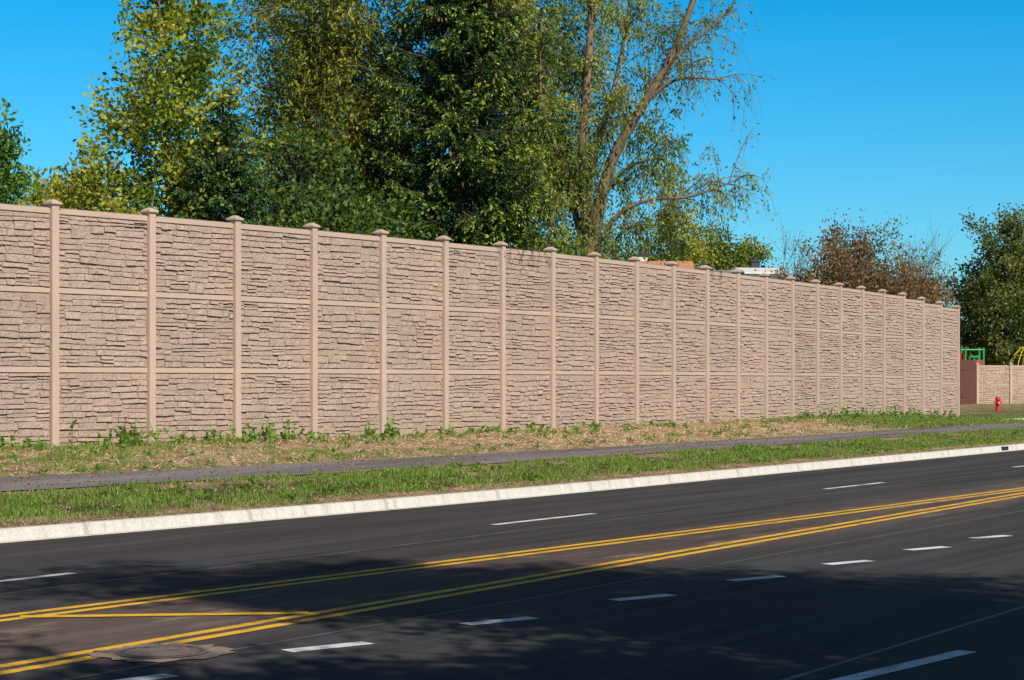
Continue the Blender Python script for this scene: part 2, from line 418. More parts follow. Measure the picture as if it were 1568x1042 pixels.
def build_wall(posts,zf,tier_h,ntier,name_parent,extra=.10):
    PS=Poly();PP=Poly()
    for i in range(len(posts)-1):
        t0=rs.uniform(.97,1.03)
        tint=(.555*t0,.405*t0,.318*t0)
        build_panel(PS,posts[i],posts[i+1],zf(i),tier_h,ntier,rs,tint)
    for i,p in enumerate(posts):
        j=min(i,len(posts)-2);a=math.atan2(posts[j+1][1]-posts[j][1],posts[j+1][0]-posts[j][0])
        z=zf(min(i,len(posts)-2));H=tier_h*ntier+extra*.35
        if i>0: H=max(H,zf(i-1)-z+tier_h*ntier+extra*.35)
        PP.box((p[0],p[1],z-.4),.155,.20,H+.4,a)
        PP.box((p[0],p[1],z+H),.19,.235,.02,a)
        PP.box((p[0],p[1],z+H+.02),.235,.28,.035,a)
        PP.box((p[0],p[1],z+H+.055),.225,.27,.06,a,taper=.25)
    PS.make('panels',[M_wall,M_post],name_parent);PP.make('posts_and_caps',[M_post],name_parent)
def zmain(i): return float(wallZ(pT[min(i,len(pT)-1)]+1))
build_wall(posts,zmain,1.467,3,W)
W2=empty('stone_pattern_fence')
pp=[(30.4+2.27*k,128+.35*k) for k in range(8)]
build_wall(pp,lambda i:.5,1.22,2,W2)
P=Poly();r2=np.random.RandomState(2)
ang=math.atan2(4.0,1.75)
for k in range(21):
    P.box((28.2+.1*k,123.4+.216*k,.4),.228,.03+.01*(k%2),2.85+r2.uniform(-.03,.03),ang,tuple(.9+r2.rand(3)*.1))
for z in (.9,2.6): P.box((29.2,125.6,z),4.4,.09,.1,ang)
P.make('wooden_fence',[simple('red_brown_timber',(.13,.045,.03),.8,.3,5)])
tq=np.arange(74.5,100,1.0);nq=np.array([0,.7,1.4])
Tq=np.repeat(tq[:,None],3,1);Nq=25.6+.0*(Tq)+nq[None,:]-1.6;Zq=0*Tq+.42
mkquads('concrete_walk',TNa(Tq,Nq,Zq).reshape(-1,3),sgrid(len(tq),3),[simple('pale_concrete',(.62,.58,.52),.85,.12,3)])

# ---------------------------------------------------------------- hydrant
Hy=Poly();hx,hy,hz=24.8,100.0,.40
def hc(z0,z1,r0,r1,m=0): Hy.cyl((hx,hy,hz+z0),(hx,hy,hz+z1),r0,r1,14,m=m)
hc(0,.05,.17,.17);hc(.05,.09,.13,.12);hc(.09,.55,.115,.105);hc(.55,.59,.15,.15);hc(.59,.66,.125,.115);hc(.66,.74,.115,.06);hc(.74,.80,.035,.03,1)
for a in (0,math.pi): Hy.cyl((hx,hy,hz+.44),(hx+.2*math.cos(a),hy,hz+.44),.06,.06,10);Hy.cyl((hx+.2*math.cos(a),hy,hz+.44),(hx+.235*math.cos(a),hy,hz+.44),.035,.03,6,m=1)
Hy.cyl((hx,hy,hz+.40),(hx,hy-.2,hz+.40),.08,.08,12);Hy.cyl((hx,hy-.2,hz+.40),(hx,hy-.24,hz+.40),.04,.03,6,m=1)
Hy.make('fire_hydrant',[simple('hydrant_red',(.6,.02,.02),.4,.1),simple('hydrant_white',(.7,.7,.68),.5,.1)])

# ---------------------------------------------------------------- playground
PG=empty('playground_structure')
G=simple('play_green',(.03,.34,.09),.4,.1);R_=simple('play_red',(.5,.04,.03),.4,.1);Y_=simple('play_yellow',(.6,.42,.04),.4,.1)
P=Poly()
px0,py0=32.4,140
for dx,dy in ((0,0),(1.3,0),(0,1.3),(1.3,1.3)): P.cyl((px0+dx,py0+dy,.4),(px0+dx,py0+dy,4.3),.07,.07,8)
P.cyl((px0,py0,4.15),(px0+1.3,py0,4.15),.05,.05,8);P.cyl((px0,py0+1.3,4.15),(px0+1.3,py0+1.3,4.15),.05,.05,8)
P.box((px0+.65,py0+.2,3.6),.6,.5,.12)
for dx in (.3,.6,.9): P.cyl((px0+dx,py0,2),(px0+dx,py0,3.6),.04,.04,6)
P.make('posts',[G],PG)
P=Poly();P.box((px0+.65,py0+.65,1.9),1.4,1.4,.1);P.box((px0+.65,py0,2.6),1.3,.06,.8);P.box((px0-.3,py0+.3,2.9),.5,.06,1.0);P.make('deck_and_panels',[R_],PG)
P=Poly()
sl=[(px0+1.4,2.0),(px0+2.2,1.5),(px0+3.1,.8),(px0+3.7,.6)]
for a,b in zip(sl,sl[1:]):
    for o in (-.28,.28): P.cyl((a[0],py0+.65+o,a[1]+.1),(b[0],py0+.65+o,b[1]+.1),.06,.06,6)
    P.add([(a[0],py0+.4,a[1]),(b[0],py0+.4,b[1]),(b[0],py0+.9,b[1]),(a[0],py0+.9,a[1])],[(0,1,2,3)])
P.make('slide',[G],PG)
PC=empty('playground_climber');P=Poly()
cx,cy=36.3,138
for k in range(4):
    a=k*math.pi/4;prev=None
    for i in range(13):
        t=math.pi*i/12;q=(cx+1.7*math.cos(t)*math.cos(a),cy+1.7*math.cos(t)*math.sin(a),.4+4.1*math.sin(t)*.97)
        if prev: P.cyl(prev,q,.035,.035,6)
        prev=q
for z,r in ((1.5,1.62),(2.7,1.38),(3.7,.95)):
    for i in range(16):
        a=2*math.pi*i/16;b=2*math.pi*(i+1)/16;P.cyl((cx+r*math.cos(a),cy+r*math.sin(a),z),(cx+r*math.cos(b),cy+r*math.sin(b),z),.03,.03,6)
P.make('bars',[Y_],PC)

# ---------------------------------------------------------------- houses
M_wh=simple('white_siding',(.7,.69,.66),.7,.05);M_cream=simple('cream_siding',(.5,.42,.33),.7,.08)
M_rust=simple('rust_shingles',(.42,.20,.10),.9,.25,12);M_grey=simple('grey_shingles',(.16,.155,.155),.9,.25,12)
M_brick=simple('chimney_brick',(.25,.12,.08),.9,.3,14);M_glass=simple('window_glass',(.03,.04,.05),.1,.1);M_dk=simple('chimney_metal',(.05,.05,.05),.5,.2,metal=.5)
def house(name,x,y,wd,dp,wh,rh,rot,mw,mr,chim=(),mc=None):
    E=empty(name);E.location=(x,y,.45);E.rotation_euler=(0,0,rot)
    P=Poly();P.box((0,0,0),wd,dp,wh);
    P.add([(-wd/2,-dp/2,wh),(-wd/2,dp/2,wh),(-wd/2,0,wh+rh)],[(0,2,1)]);P.add([(wd/2,-dp/2,wh),(wd/2,dp/2,wh),(wd/2,0,wh+rh)],[(0,1,2)])
    P.make('walls',[mw],E)
    P=Poly();o=.4;th=.12
    for s in (-1,1):
        e=(dp/2+o);zz_=wh-rh*o/(dp/2)
        q=[(-wd/2-o,s*e,zz_+.02),(wd/2+o,s*e,zz_+.02),(wd/2+o,0,wh+rh+.02),(-wd/2-o,0,wh+rh+.02)]
        P.add(q+[(a,b,c+th) for a,b,c in q],[(0,1,2,3),(4,7,6,5),(0,4,5,1),(1,5,6,2),(3,7,4,0)])
    P.make('roof',[mr],E)
    P=Poly()
    for fl in (0,1):
        for k in range(4):
            P.box((-wd/2+wd*(k+.5)/4,-dp/2-.02,1+fl*2.7),min(.75,wd/6),.06,1.25)
    P.make('windows',[M_glass],E)
    P=Poly();P.box((wd*.1+.2,-dp/2-.04,0),.95,.08,2.05);P.make('door',[M_brick],E)
    P=Poly();P2=Poly()
    for cx,cz,w_,h_ in chim:
        P.box((cx,0.3,wh+rh-.8),w_,w_,h_+.8);P2.box((cx,.3,wh+rh+h_),w_+.14,w_+.14,.1);P2.cyl((cx,.3,wh+rh+h_+.1),(cx,.3,wh+rh+h_+.3),w_*.25,w_*.2)
    if chim: P.make('chimney',[mc or M_wh],E);P2.make('chimney_cap',[M_dk],E)
    return E
house('rust_roof_house',7.9,104,2.6,7,5.3,2.4,.05,M_cream,M_rust,[(-.95,0,.5,.4)])
house('grey_roof_house',12.1,116,2.4,6,5.8,2.1,-.05,M_wh,M_grey,[(-.75,0,.3,.45)])
house('white_gable_house',14.7,118,1.9,5,7.8,.35,.1,M_wh,M_wh,[(.0,0,.5,.5)],M_dk)
house('grey_roof_house',20.5,125,7,8,5.2,2.0,.1,M_wh,M_grey,[(-1,0,.6,.6)])

# ---------------------------------------------------------------- vegetation machinery
class Veg:
    def __init__(s,seed): s.V=[];s.F=[];s.C=[];s.M=[];s.n=0;s.r=np.random.RandomState(seed)
    def tube(s,pts,r0,r1,k=5,col=(1,1,1)):
        pts=np.asarray(pts,float);m=len(pts)
        d=np.gradient(pts,axis=0);d/=np.linalg.norm(d,axis=1)[:,None]+1e-9
        ref=np.array([0,0,1.]) if abs(d[0,2])<.9 else np.array([1.,0,0])
        a=np.cross(d,ref);a/=np.linalg.norm(a,axis=1)[:,None]+1e-9;b=np.cross(d,a)
        r=np.linspace(1,0,m)**.8*(r0-r1)+r1
        th=np.arange(k)*2*math.pi/k
        v=pts[:,None,:]+r[:,None,None]*(np.cos(th)[None,:,None]*a[:,None,:]+np.sin(th)[None,:,None]*b[:,None,:])
        i=np.arange(m-1)[:,None]*k+np.arange(k)[None,:];j=np.arange(m-1)[:,None]*k+(np.arange(k)+1)[None,:]%k
        f=np.stack([i,j,j+k,i+k],-1).reshape(-1,4)
        s.V.append(v.reshape(-1,3));s.F.append(f+s.n);s.n+=m*k;s.C.append(np.tile(col,(m*k,1)));s.M.append(np.zeros(len(f),int))
    def leaves(s,P,D,L,Wd,C):
        n=len(P);D=D/(np.linalg.norm(D,axis=1)[:,None]+1e-9)
        q=s.r.normal(size=(n,3));sd=np.cross(D,q);sd/=np.linalg.norm(sd,axis=1)[:,None]+1e-9
        L=np.broadcast_to(L,(n,))[:,None];Wd=np.broadcast_to(Wd,(n,))[:,None]
        v=np.stack([P,P+D*L*.45+sd*Wd/2,P+D*L,P+D*L*.45-sd*Wd/2],1).reshape(-1,3)
        f=np.arange(n*4).reshape(n,4)+s.n;s.n+=4*n
        s.V.append(v);s.F.append(f);s.C.append(np.repeat(C,4,0));s.M.append(np.ones(n,int))
    def make(s,name,mats): return mkquads(name,np.concatenate(s.V),np.concatenate(s.F),mats,C=np.concatenate(s.C),mi=np.concatenate(s.M))
def palette(r,n,pal,spread=.25,cl=None):
    pal=np.array(pal,float)
    idx=r.rand(n)*(len(pal)-1) if cl is None else np.clip(cl+r.normal(0,.22,n),0,1)*(len(pal)-1)
    i=np.minimum(idx.astype(int),len(pal)-2);f=(idx-i)[:,None]
    c=pal[i]*(1-f)+pal[i+1]*f
    return c*(1+r.uniform(-spread,spread,(n,1)))
def bez(a,b,c,n=6):
    t=np.linspace(0,1,n)[:,None];return a*(1-t)**2+2*b*t*(1-t)+c*t*t
def twig_leaves(v,p0,d,L,nl,lsize,lw,sp,pal,cl,droop=0.0,rad=.010,tube=True):
    r=v.r;t=np.linspace(0,1,4)[:,None]
    pts=p0+d*L*t+np.array([0,0,-droop*L])*t*t+r.normal(0,.04*L,(4,3))*t
    if tube: v.tube(pts,rad,rad*.35,3)
    if nl<1: return
    u=r.rand(nl)*.95+.05;x=u*3;i=np.minimum(x.astype(int),2);f=(x-i)[:,None]
    P=pts[i]*(1-f)+pts[i+1]*f+r.normal(0,sp,(nl,3))
    D=d+r.normal(0,.8,(nl,3))+np.array([0,0,-droop-.2])
    sz=r.uniform(.7,1.25,nl)
    v.leaves(P,D,lsize*sz,lw*sz,palette(r,nl,pal,.25,cl))
def deciduous(name,base,H,centre_z,rad,seed,pal,ncl=70,nt=8,nl=30,ls=.12,lw=.07,sp=.14,tr=.16,twl=.8,droop=.15,bark=None,inner=.3,lobes=.28,up=.2,limb=1.0,taper=0.0):
    v=Veg(seed);r=v.r;base=np.array(base,float)
    n=9;t=np.linspace(0,1,n)[:,None]
    lean=np.array([r.uniform(-.4,.4),r.uniform(-.4,.4),0])
    trunk=base+np.array([0,0,1.])*t*(H*.93)+lean*t*t+np.cumsum(r.normal(0,.07,(n,3))*np.array([1,1,0]),0)
    v.tube(trunk,tr,.02,8)
    ctr=base+np.array([0,0,centre_z]);lob=[(r.normal(size=3),r.rand()*6.28) for _ in range(5)]
    for i in range(ncl):
        d=r.normal(size=3);d/=np.linalg.norm(d)
        k=inner+(1-inner)*r.rand()**.45
        k*=1+lobes*sum(math.sin(2.2*np.dot(q,d)+ph) for q,ph in lob)/2
        off=d*np.array(rad)*k
        s_=1-taper*max(0,off[2]/rad[2]);off[0]*=s_;off[1]*=s_
        c=ctr+off
        if c[2]<base[2]+.8: c[2]=base[2]+.8+r.rand()
        hd=math.hypot(c[0]-base[0],c[1]-base[1])
        zs=max(.12*H,min(.9*H,(c[2]-base[2])-.7*hd-.3));x=zs/(H*.93)*(n-1);ii=min(int(x),n-2)
        st=trunk[ii]*(1-(x-ii))+trunk[ii+1]*(x-ii)
        md=(st+c)/2+np.array([0,0,-.12*hd])+r.normal(0,.15,3)
        pts=bez(st,md,c,7);v.tube(pts,(.014+.009*np.linalg.norm(c-st))*limb,.008,4)
        cl=r.rand()
        for j in range(nt):
            p0=pts[r.randint(3,7)]+r.normal(0,.05,3)
            dd=d*.55+r.normal(0,.65,3)+np.array([0,0,up]);dd/=np.linalg.norm(dd)
            twig_leaves(v,p0,dd,twl*r.uniform(.5,1.3),nl,ls,lw,sp,pal,cl,droop)
    return v.make(name,[bark or M_bark,M_leaf])
def spruce(name,base,H,R,seed,pal,zmin=.1,dz=.3,nb=8,step=.13,cards=10,cl_=.17,cw=.05,cones=0,tl=.55,pend=1.0):
    v=Veg(seed);r=v.r;base=np.array(base,float)
    v.tube(base+np.linspace(0,1,8)[:,None]*np.array([0,0,H]),R*.085,.02,8)
    z=zmin*H
    while z<H-.15:
        u=z/H;ln=R*(1-u)**.62*(1.0 if u>.15 else .9)+.12
        for b in range(nb if u<.8 else 5):
            a=r.rand()*6.283;L=ln*r.uniform(.5,1.14);zz=z+r.uniform(-.15,.15)
            o=np.array([math.cos(a),math.sin(a),0]);side=np.array([-o[1],o[0],0])
            t=np.linspace(0,1,7)[:,None]
            drop=.5*(1-u)**.8
            pts=base+np.array([0,0,zz])+o*L*t+np.array([0,0,1.])*L*(-drop*1.35*t+drop*1.35*t**2.6)+ side*(.15*L*r.normal())*t*t
            if L>.4: v.tube(pts,.012+.01*L,.006,3)
            m=max(3,int(L/step))
            uu=np.clip(np.linspace(.12,1,m)+r.normal(0,.02,m),0,1)
            x=uu*6;ii=np.minimum(x.astype(int),5);f=(x-ii)[:,None];q=pts[ii]*(1-f)+pts[ii+1]*f
            bc=r.rand()*.3
            for sg in (-1,1):
                tw=tl*r.uniform(.6,1.1,m)*(1.2-.85*uu)*min(1,.5+L*.3)
                dirs=side*sg*r.uniform(.3,1,m)[:,None]+o*r.uniform(.3,.8,m)[:,None]+np.array([0,0,-1.])*r.uniform(.15,.9,m)[:,None]*pend
                dirs/=np.linalg.norm(dirs,axis=1)[:,None]
                k=cards;ss=np.tile(np.linspace(.05,1,k),m);Q=np.repeat(q,k,0);DD=np.repeat(dirs,k,0);TW=np.repeat(tw,k)
                P=Q+DD*(ss*TW)[:,None]+np.array([0,0,-1.])*(.3*TW*ss**2)[:,None]+r.normal(0,.018,(m*k,3))
                D=DD+r.normal(0,.38,(m*k,3))+np.array([0,0,-.1])
                cl=np.clip(bc+.68*ss*np.repeat(uu,k)**1.6,0,1)  # yellow-green tips, dark inner needles: lit tufts and shaded gaps put into colour
                v.leaves(P,D,cl_*r.uniform(.7,1.2,m*k),cw,palette(r,m*k,pal,.25,cl))
        z+=dz*r.uniform(.8,1.2)
    if cones:
        u=r.uniform(.3,.8,cones);a=r.rand(cones)*6.283;L=R*(1-u)**.62*r.uniform(.85,1.05,cones)
        P=base+np.stack([np.cos(a)*L,np.sin(a)*L,u*H-.15*L],-1)
        for _ in range(3): v.leaves(P,np.tile([0,0,-1.],(cones,1))+r.normal(0,.1,(cones,3)),.17,.055,np.tile([.26,.13,.06],(cones,1)))
    return v.make(name,[M_barkdark,M_needle])

YG=[(.10,.16,.02),(.27,.33,.03),(.48,.44,.05)]
DG=[(.04,.08,.016),(.09,.14,.02),(.2,.22,.035)]
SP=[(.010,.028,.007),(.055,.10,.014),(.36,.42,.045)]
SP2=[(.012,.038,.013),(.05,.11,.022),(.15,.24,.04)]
WI=[(.10,.17,.03),(.22,.29,.045),(.40,.40,.08)]
BR=[(.17,.075,.04),(.30,.14,.07),(.22,.21,.06)]
CT=[(.05,.085,.012),(.16,.20,.025),(.42,.36,.045)]
GZ=.5
deciduous('birch_tree',(-8.0,47.2,GZ),11.6,5.9,(2.7,2.3,5.8),11,YG,ncl=145,nt=8,nl=26,ls=.135,lw=.095,sp=.13,twl=.75,inner=.1,lobes=.3,tr=.11,limb=.6,taper=.45)
deciduous('cottonwood_tree',(-5.0,55.5,GZ),17,9.2,(3.7,3.0,8.0),12,CT,ncl=320,nt=9,nl=30,ls=.17,lw=.06,sp=.16,tr=.22,twl=1.0,droop=.6,up=-.1,bark=M_barkdark,inner=.1,limb=.6)
deciduous('maple_tree',(.1,63,GZ),18,11.0,(2.7,2.6,7.4),13,CT,ncl=180,nt=8,nl=28,ls=.17,lw=.06,sp=.16,tr=.2,twl=1.0,droop=.6,up=-.1,inner=.1,limb=.6)
spruce('spruce_tree',(-1.5,53.5,GZ),17.5,3.15,21,SP,zmin=.12,dz=.27,nb=9,step=.10,cards=10,cones=130,cl_=.13,cw=.05,tl=.62)
spruce('spruce_tree',(-6.7,45.4,GZ),8.3,1.8,22,SP2,zmin=.2,dz=.22,nb=9,step=.09,cards=8,tl=.42,cones=12,cl_=.12,cw=.042)
deciduous('ash_tree',(-12.0,46,GZ),6.6,4.6,(.85,.9,2.5),14,[(.06,.14,.02),(.14,.25,.03),(.24,.33,.05)],ncl=55,nt=8,nl=28,ls=.13,lw=.09,inner=.1,twl=.5)
deciduous('yellowing_maple_tree',(-13.4,58,GZ),7.9,4.7,(2.9,2.3,4.0),15,[(.20,.24,.03),(.38,.37,.04),(.50,.42,.06)],ncl=150,nt=8,nl=30,ls=.16,lw=.11,inner=.1)

def willow():
    v=Veg(31);r=v.r
    def pl(pts,n=14):
        p=np.array(pts,float);k=len(p);t=np.linspace(0,k-1,n);out=[]
        for tt in t:
            i=min(int(tt),k-2);f=tt-i;p0=p[max(i-1,0)];p1=p[i];p2=p[i+1];p3=p[min(i+2,k-1)]
            out.append(.5*((2*p1)+(-p0+p2)*f+(2*p0-5*p1+4*p2-p3)*f*f+(-p0+3*p1-3*p2+p3)*f**3))
        return np.array(out)
    y=61
    L=[]
    L.append((pl([(2.1,y,GZ),(2.2,y,3),(2.35,y,5.2),(2.3,y-.2,7),(2.2,y-.3,9),(2.35,y-.2,11.5),(2.5,y,14),(2.3,y+.3,17)]),.25,.06,.66))
    L.append((pl([(2.3,y,4.8),(2.7,y-.2,7.3),(3.15,y-.4,8.9),(3.95,y-.6,10.3),(4.9,y-.7,11.9),(5.7,y-.9,14),(6.5,y-1,16.5)]),.21,.05,.52))
    L.append((pl([(2.35,y,5.3),(3.1,y-.4,6.9),(4.2,y-.6,7.5),(5.5,y-.8,7.6),(6.9,y-1.0,8.1)]),.08,.016,.3))
    L.append((pl([(3.95,y-.6,10.3),(4.7,y-.9,11.0),(5.4,y-1.1,11.2),(6.5,y-1.3,11.1)]),.07,.016,.10))
    L.append((pl([(2.3,y,6.0),(1.6,y+.3,8.5),(.9,y+.5,11),(.3,y+.7,14.5)]),.12,.03,.9))
    L.append((pl([(2.25,y,8),(2.9,y+.4,10),(3.5,y+.8,12.5),(4.0,y+1,16)]),.10,.03,.8))
    L.append((pl([(2.3,y,4.4),(1.7,y-.6,5.6),(1.0,y-1,7.2),(.6,y-1.2,8.6)]),.08,.02,1.1))
    L.append((pl([(4.3,y-.6,10.9),(5.3,y-.2,12.2),(6.3,y,13.0),(7.1,y,14.0)]),.07,.015,.18))
    L.append((pl([(2.8,y,7.6),(3.6,y+.8,8.6),(4.6,y+1.2,9.0),(5.2,y+1.3,8.7)]),.06,.015,1.1))
    L.append((pl([(2.3,y,4.9),(3.1,y+.5,6.2),(3.8,y+.9,6.8),(4.6,y+1.1,6.9)]),.05,.015,1.1))
    L.append((pl([(2.3,y,7.0),(1.5,y-.5,8.8),(.9,y-.8,10.6),(.9,y-1,13)]),.08,.015,1.0))
    for pts,r0,r1,dens in L:
        v.tube(pts,r0,r1,8)
        m=len(pts);ln=np.sum(np.linalg.norm(np.diff(pts,axis=0),axis=1))
        ns=int(ln*4.1)
        for j in range(ns):
            u=r.uniform(.22,1)*(m-1);i=min(int(u),m-2);f=u-i;p0=pts[i]*(1-f)+pts[i+1]*f
            if p0[2]<4.5: continue
            tdir=pts[i+1]-pts[i];tdir/=np.linalg.norm(tdir)
            d=r.normal(0,.8,3)+tdir*.8+np.array([0,.35,0]);d/=np.linalg.norm(d);l=r.uniform(.5,1.7)
            e=p0+d*l+np.array([0,0,.25*l]);q=bez(p0,(p0+e)/2+np.array([0,0,.2*l]),e,6);v.tube(q,.018,.007,4)
            cl=r.rand()
            dn=dens*(1 if r.rand()<.75 else .25)
            for k in range(7):
                b=q[r.randint(2,6)];dd=r.normal(0,.6,3)+d*.4+np.array([0,0,-.35]);dd/=np.linalg.norm(dd)
                twig_leaves(v,b,dd,r.uniform(.4,1.0),int(28*dn)+1,.15,.055,.08,WI,cl,.8,.007)
    return v.make('willow_tree',[M_barkw,M_leaf])
willow()

deciduous('bare_crabapple_tree',(17.0,95,GZ),7.4,4.9,(4.1,3.6,3.4),41,BR,ncl=240,nt=10,nl=17,ls=.16,lw=.10,sp=.2,tr=.14,twl=.95,droop=-.15,up=.6,inner=.2,limb=.6,lobes=.12)
deciduous('bare_crabapple_tree',(20.0,98,GZ),8.0,4.8,(1.7,1.6,3.8),42,BR,ncl=45,nt=11,nl=1,ls=.1,lw=.06,sp=.2,tr=.1,twl=1.4,droop=-.2,up=.7,limb=.6)
deciduous('bare_crabapple_tree',(13.9,97,GZ),7.4,4.6,(1.5,1.5,3.3),47,BR,ncl=40,nt=11,nl=2,ls=.1,lw=.06,sp=.2,tr=.1,twl=1.2,droop=-.2,up=.7,limb=.6)
deciduous('oak_tree',(41,162,GZ),13.6,8.0,(6.2,4.2,5.8),43,[(.05,.08,.02),(.13,.16,.04),(.28,.26,.07)],ncl=220,nt=8,nl=30,ls=.27,lw=.18,sp=.3,tr=.3,twl=1.3,inner=.1)
deciduous('oak_tree',(50,170,GZ),13,7,(5,4,5.5),44,[(.04,.08,.02),(.1,.14,.03),(.2,.22,.05)],ncl=90,nt=8,nl=24,ls=.27,lw=.18,sp=.3,tr=.25,twl=1.4)
deciduous('oak_tree',(33.5,166,GZ),11,6.0,(3.6,3,4.8),46,[(.07,.07,.03),(.16,.14,.05),(.24,.20,.07)],ncl=90,nt=8,nl=24,ls=.24,lw=.16,sp=.3,tr=.2,twl=1.4)
def mass(name,items,pal,ls=.26):
    v=Veg(77);r=v.r
    for (x,y,rx,rz,zc,n,tone) in items:
        v.tube(np.array([[x,y,.4],[x+.1,y,zc*.6],[x,y,zc+rz*.5]]),.18,.04,6)
        for i in range(n):
            d=r.normal(size=3);d/=np.linalg.norm(d);k=.35+.65*r.rand()**.5
            c=np.array([x,y,zc])+d*np.array([rx,rx*.8,rz])*k*r.uniform(.85,1.15)
            cl=np.clip(tone+r.uniform(-.3,.3),0,1)
            v.tube(np.array([[x,y,max(1,c[2]-1.5)],(np.array([x,y,c[2]-.6])+c)/2,c]),.05,.015,3)
            m=70
            v.leaves(c+r.normal(0,.35,(m,3))*np.array([1.2,1.2,.7]),r.normal(size=(m,3)),ls*r.uniform(.6,1.2,m),ls*.65,palette(r,m,pal,.25,cl))
    return v.make(name,[M_barkdark,M_leaf])
mass('distant_trees',[(6.4,130,2.2,3.0,8.0,60,.4),(9.2,132,2.2,3.6,9.0,80,.5),(11.4,130,1.5,3.7,9.4,65,.95),(14.0,134,2.4,3.5,9.0,90,.45),(16.3,136,1.6,2.6,9.5,45,.5),(3.5,128,3,3.2,7,50,.3),
   (19.5,140,2.5,3,6,40,.2),(35,180,6,5,5,120,.2),(42,182,6,5,5,120,.25),(49,180,6,6,6,100,.3),(56,180,6,6,6,60,.3),(-22,75,4,4,5.5,60,.6),(-27,80,4,4,6,60,.3),(24,160,4,3,4,60,.2)],[(.05,.10,.02),(.14,.20,.035),(.42,.38,.05)])
mass('hedge_shrubs',[(-10.3,45.5,1.3,1.5,3.6,60,.3),(-9.0,44.5,1.2,1.4,4.0,50,.7),(-7.0,47.8,1.6,2.3,4.5,70,.5),(-4.6,49.0,1.5,2.2,4.6,70,.3),(-3.6,52,1.6,2.4,4.8,70,.2),(-2.9,50.5,1.2,1.6,4.2,50,.5),(.6,57,1.4,2.2,4.5,60,.4),(1.6,58,1.0,1.5,4.1,40,.6),(-13.5,50,1.6,2.0,4.4,55,.8),(-5.7,52,1.8,3,6,80,.2),(3.6,61,.8,1.0,4.6,14,.5)],[(.04,.09,.018),(.11,.18,.025),(.32,.32,.05)],.15)

# vines hanging on the wall top
v=Veg(91);r=v.r
for (tc,cnt) in ((39.9,5),(41.4,5),(52.0,4)):
    for k in range(cnt):
        t=tc+r.uniform(-.7,.7);n=float(wallN(t));p=np.array(TN(t,n+.1,5.15))
        q=np.array(TN(t+r.uniform(-.2,.2),n-.14,5.15));e=np.array(TN(t+r.uniform(-.3,.3),n-.10,5.15-r.uniform(.2,.5)))
        pts=bez(p,q+np.array([0,0,.12]),e,6);v.tube(pts,.008,.004,3)
        P=pts[r.randint(1,6,8)]+r.normal(0,.04,(8,3));v.leaves(P,r.normal(size=(8,3)),.06,.03,palette(r,8,[(.08,.06,.02),(.12,.15,.03)]))
v.make('hanging_vines',[M_barkdark,M_leaf])

# trees on the camera side of the road that throw the shadows on the carriageway
deciduous('roadside_tree',(8.6,5.4,.12),12.5,9.3,(4.2,2.6,2.6),51,DG,ncl=105,nt=8,nl=26,ls=.17,lw=.12,sp=.2,tr=.22,twl=1.0,inner=.15,lobes=.6)
deciduous('roadside_tree',(8.0,3.2,.12),15.5,14.2,(4.8,.9,.9),52,DG,ncl=75,nt=8,nl=28,ls=.17,lw=.12,sp=.2,tr=.22,twl=.9)
deciduous('roadside_tree',(13.2,4.6,.12),12.5,9.3,(4.2,1.2,1.2),53,DG,ncl=60,nt=7,nl=28,ls=.17,lw=.12,sp=.2,tr=.22,twl=1.0,inner=.2,lobes=.5)
deciduous('roadside_tree',(6.8,2.2,.12),11.0,9.2,(4.8,.7,.7),54,DG,ncl=70,nt=8,nl=28,ls=.17,lw=.12,sp=.2,tr=.2,twl=.8,inner=.2,lobes=.5)

# ---------------------------------------------------------------- grass, straw, weeds
v=Veg(61);r=v.r
def scatter(n,t0,t1,f0,f1):
    t=t0+(t1-t0)*r.rand(n)**1.25;cn=curbN(t);wn=wallN(t);f=r.uniform(f0,f1,n);nn=cn+.17+(wn-cn-.17)*f
    return t,nn,f
def blades(t,nn,h,w,pal,lean=.35):
    P=TNa(t,nn,groundZ(t,nn)-.01);n=len(t)
    D=np.stack([r.normal(0,lean,n),r.normal(0,lean,n),np.ones(n)],-1)
    v.leaves(P,D,h,w,palette(r,n,pal,.3))
GR=[(.08,.15,.02),(.17,.27,.035),(.32,.37,.08)]
t,nn,f=scatter(160000,12,85,.0,.335)
k=(vnoise(t,nn,1.5,21)+.9*vnoise(t,nn,4,22)+r.normal(0,.25,len(t)) > -.06+np.where(f<.045,.45,0)+np.where(f>.3,.3,0));t,nn,f=t[k],nn[k],f[k]
blades(t,nn,.03+.08*r.rand(len(t))*(1+.7*vnoise(t,nn,2,5)),.014,GR)
t,nn,f=scatter(36000,12,85,.0,.335);blades(t,nn,.02+.05*r.rand(len(t)),.012,[(.30,.21,.10),(.60,.46,.27)],.8)
t,nn,f=scatter(130000,16,85,.52,.985)
k=(vnoise(t,nn,1.5,31)+.8*vnoise(t,nn,4.5,32)+r.normal(0,.25,len(t))+np.interp(t,[16,30,36,54,60,80],[-.1,-.3,-.85,-.9,.4,.5])+np.where(f>.88,.45,0)+np.where(f<.57,.25,0)>0);t,nn,f=t[k],nn[k],f[k]
blades(t,nn,.03+.08*r.rand(len(t)),.014,GR)
v.make('grass',[M_barkdark,M_grass])
v=Veg(62);r=v.r
t,nn,f=scatter(60000,16,85,.5,.99);k=(r.rand(len(t))<np.interp(t,[16,30,38,55,60,85],[.55,.7,1,1,.25,.15]))&(vnoise(t,nn,3.0,77)+r.normal(0,.3,len(t))>-.25);t,nn=t[k],nn[k]
n=len(t);P=TNa(t,nn,groundZ(t,nn)+.005);D=np.stack([r.normal(size=n),r.normal(size=n),np.abs(r.normal(0,.35,n))],-1)
v.leaves(P,D,r.uniform(.05,.16,n),.013,palette(r,n,[(.32,.19,.10),(.64,.45,.29),(.88,.70,.49)]))
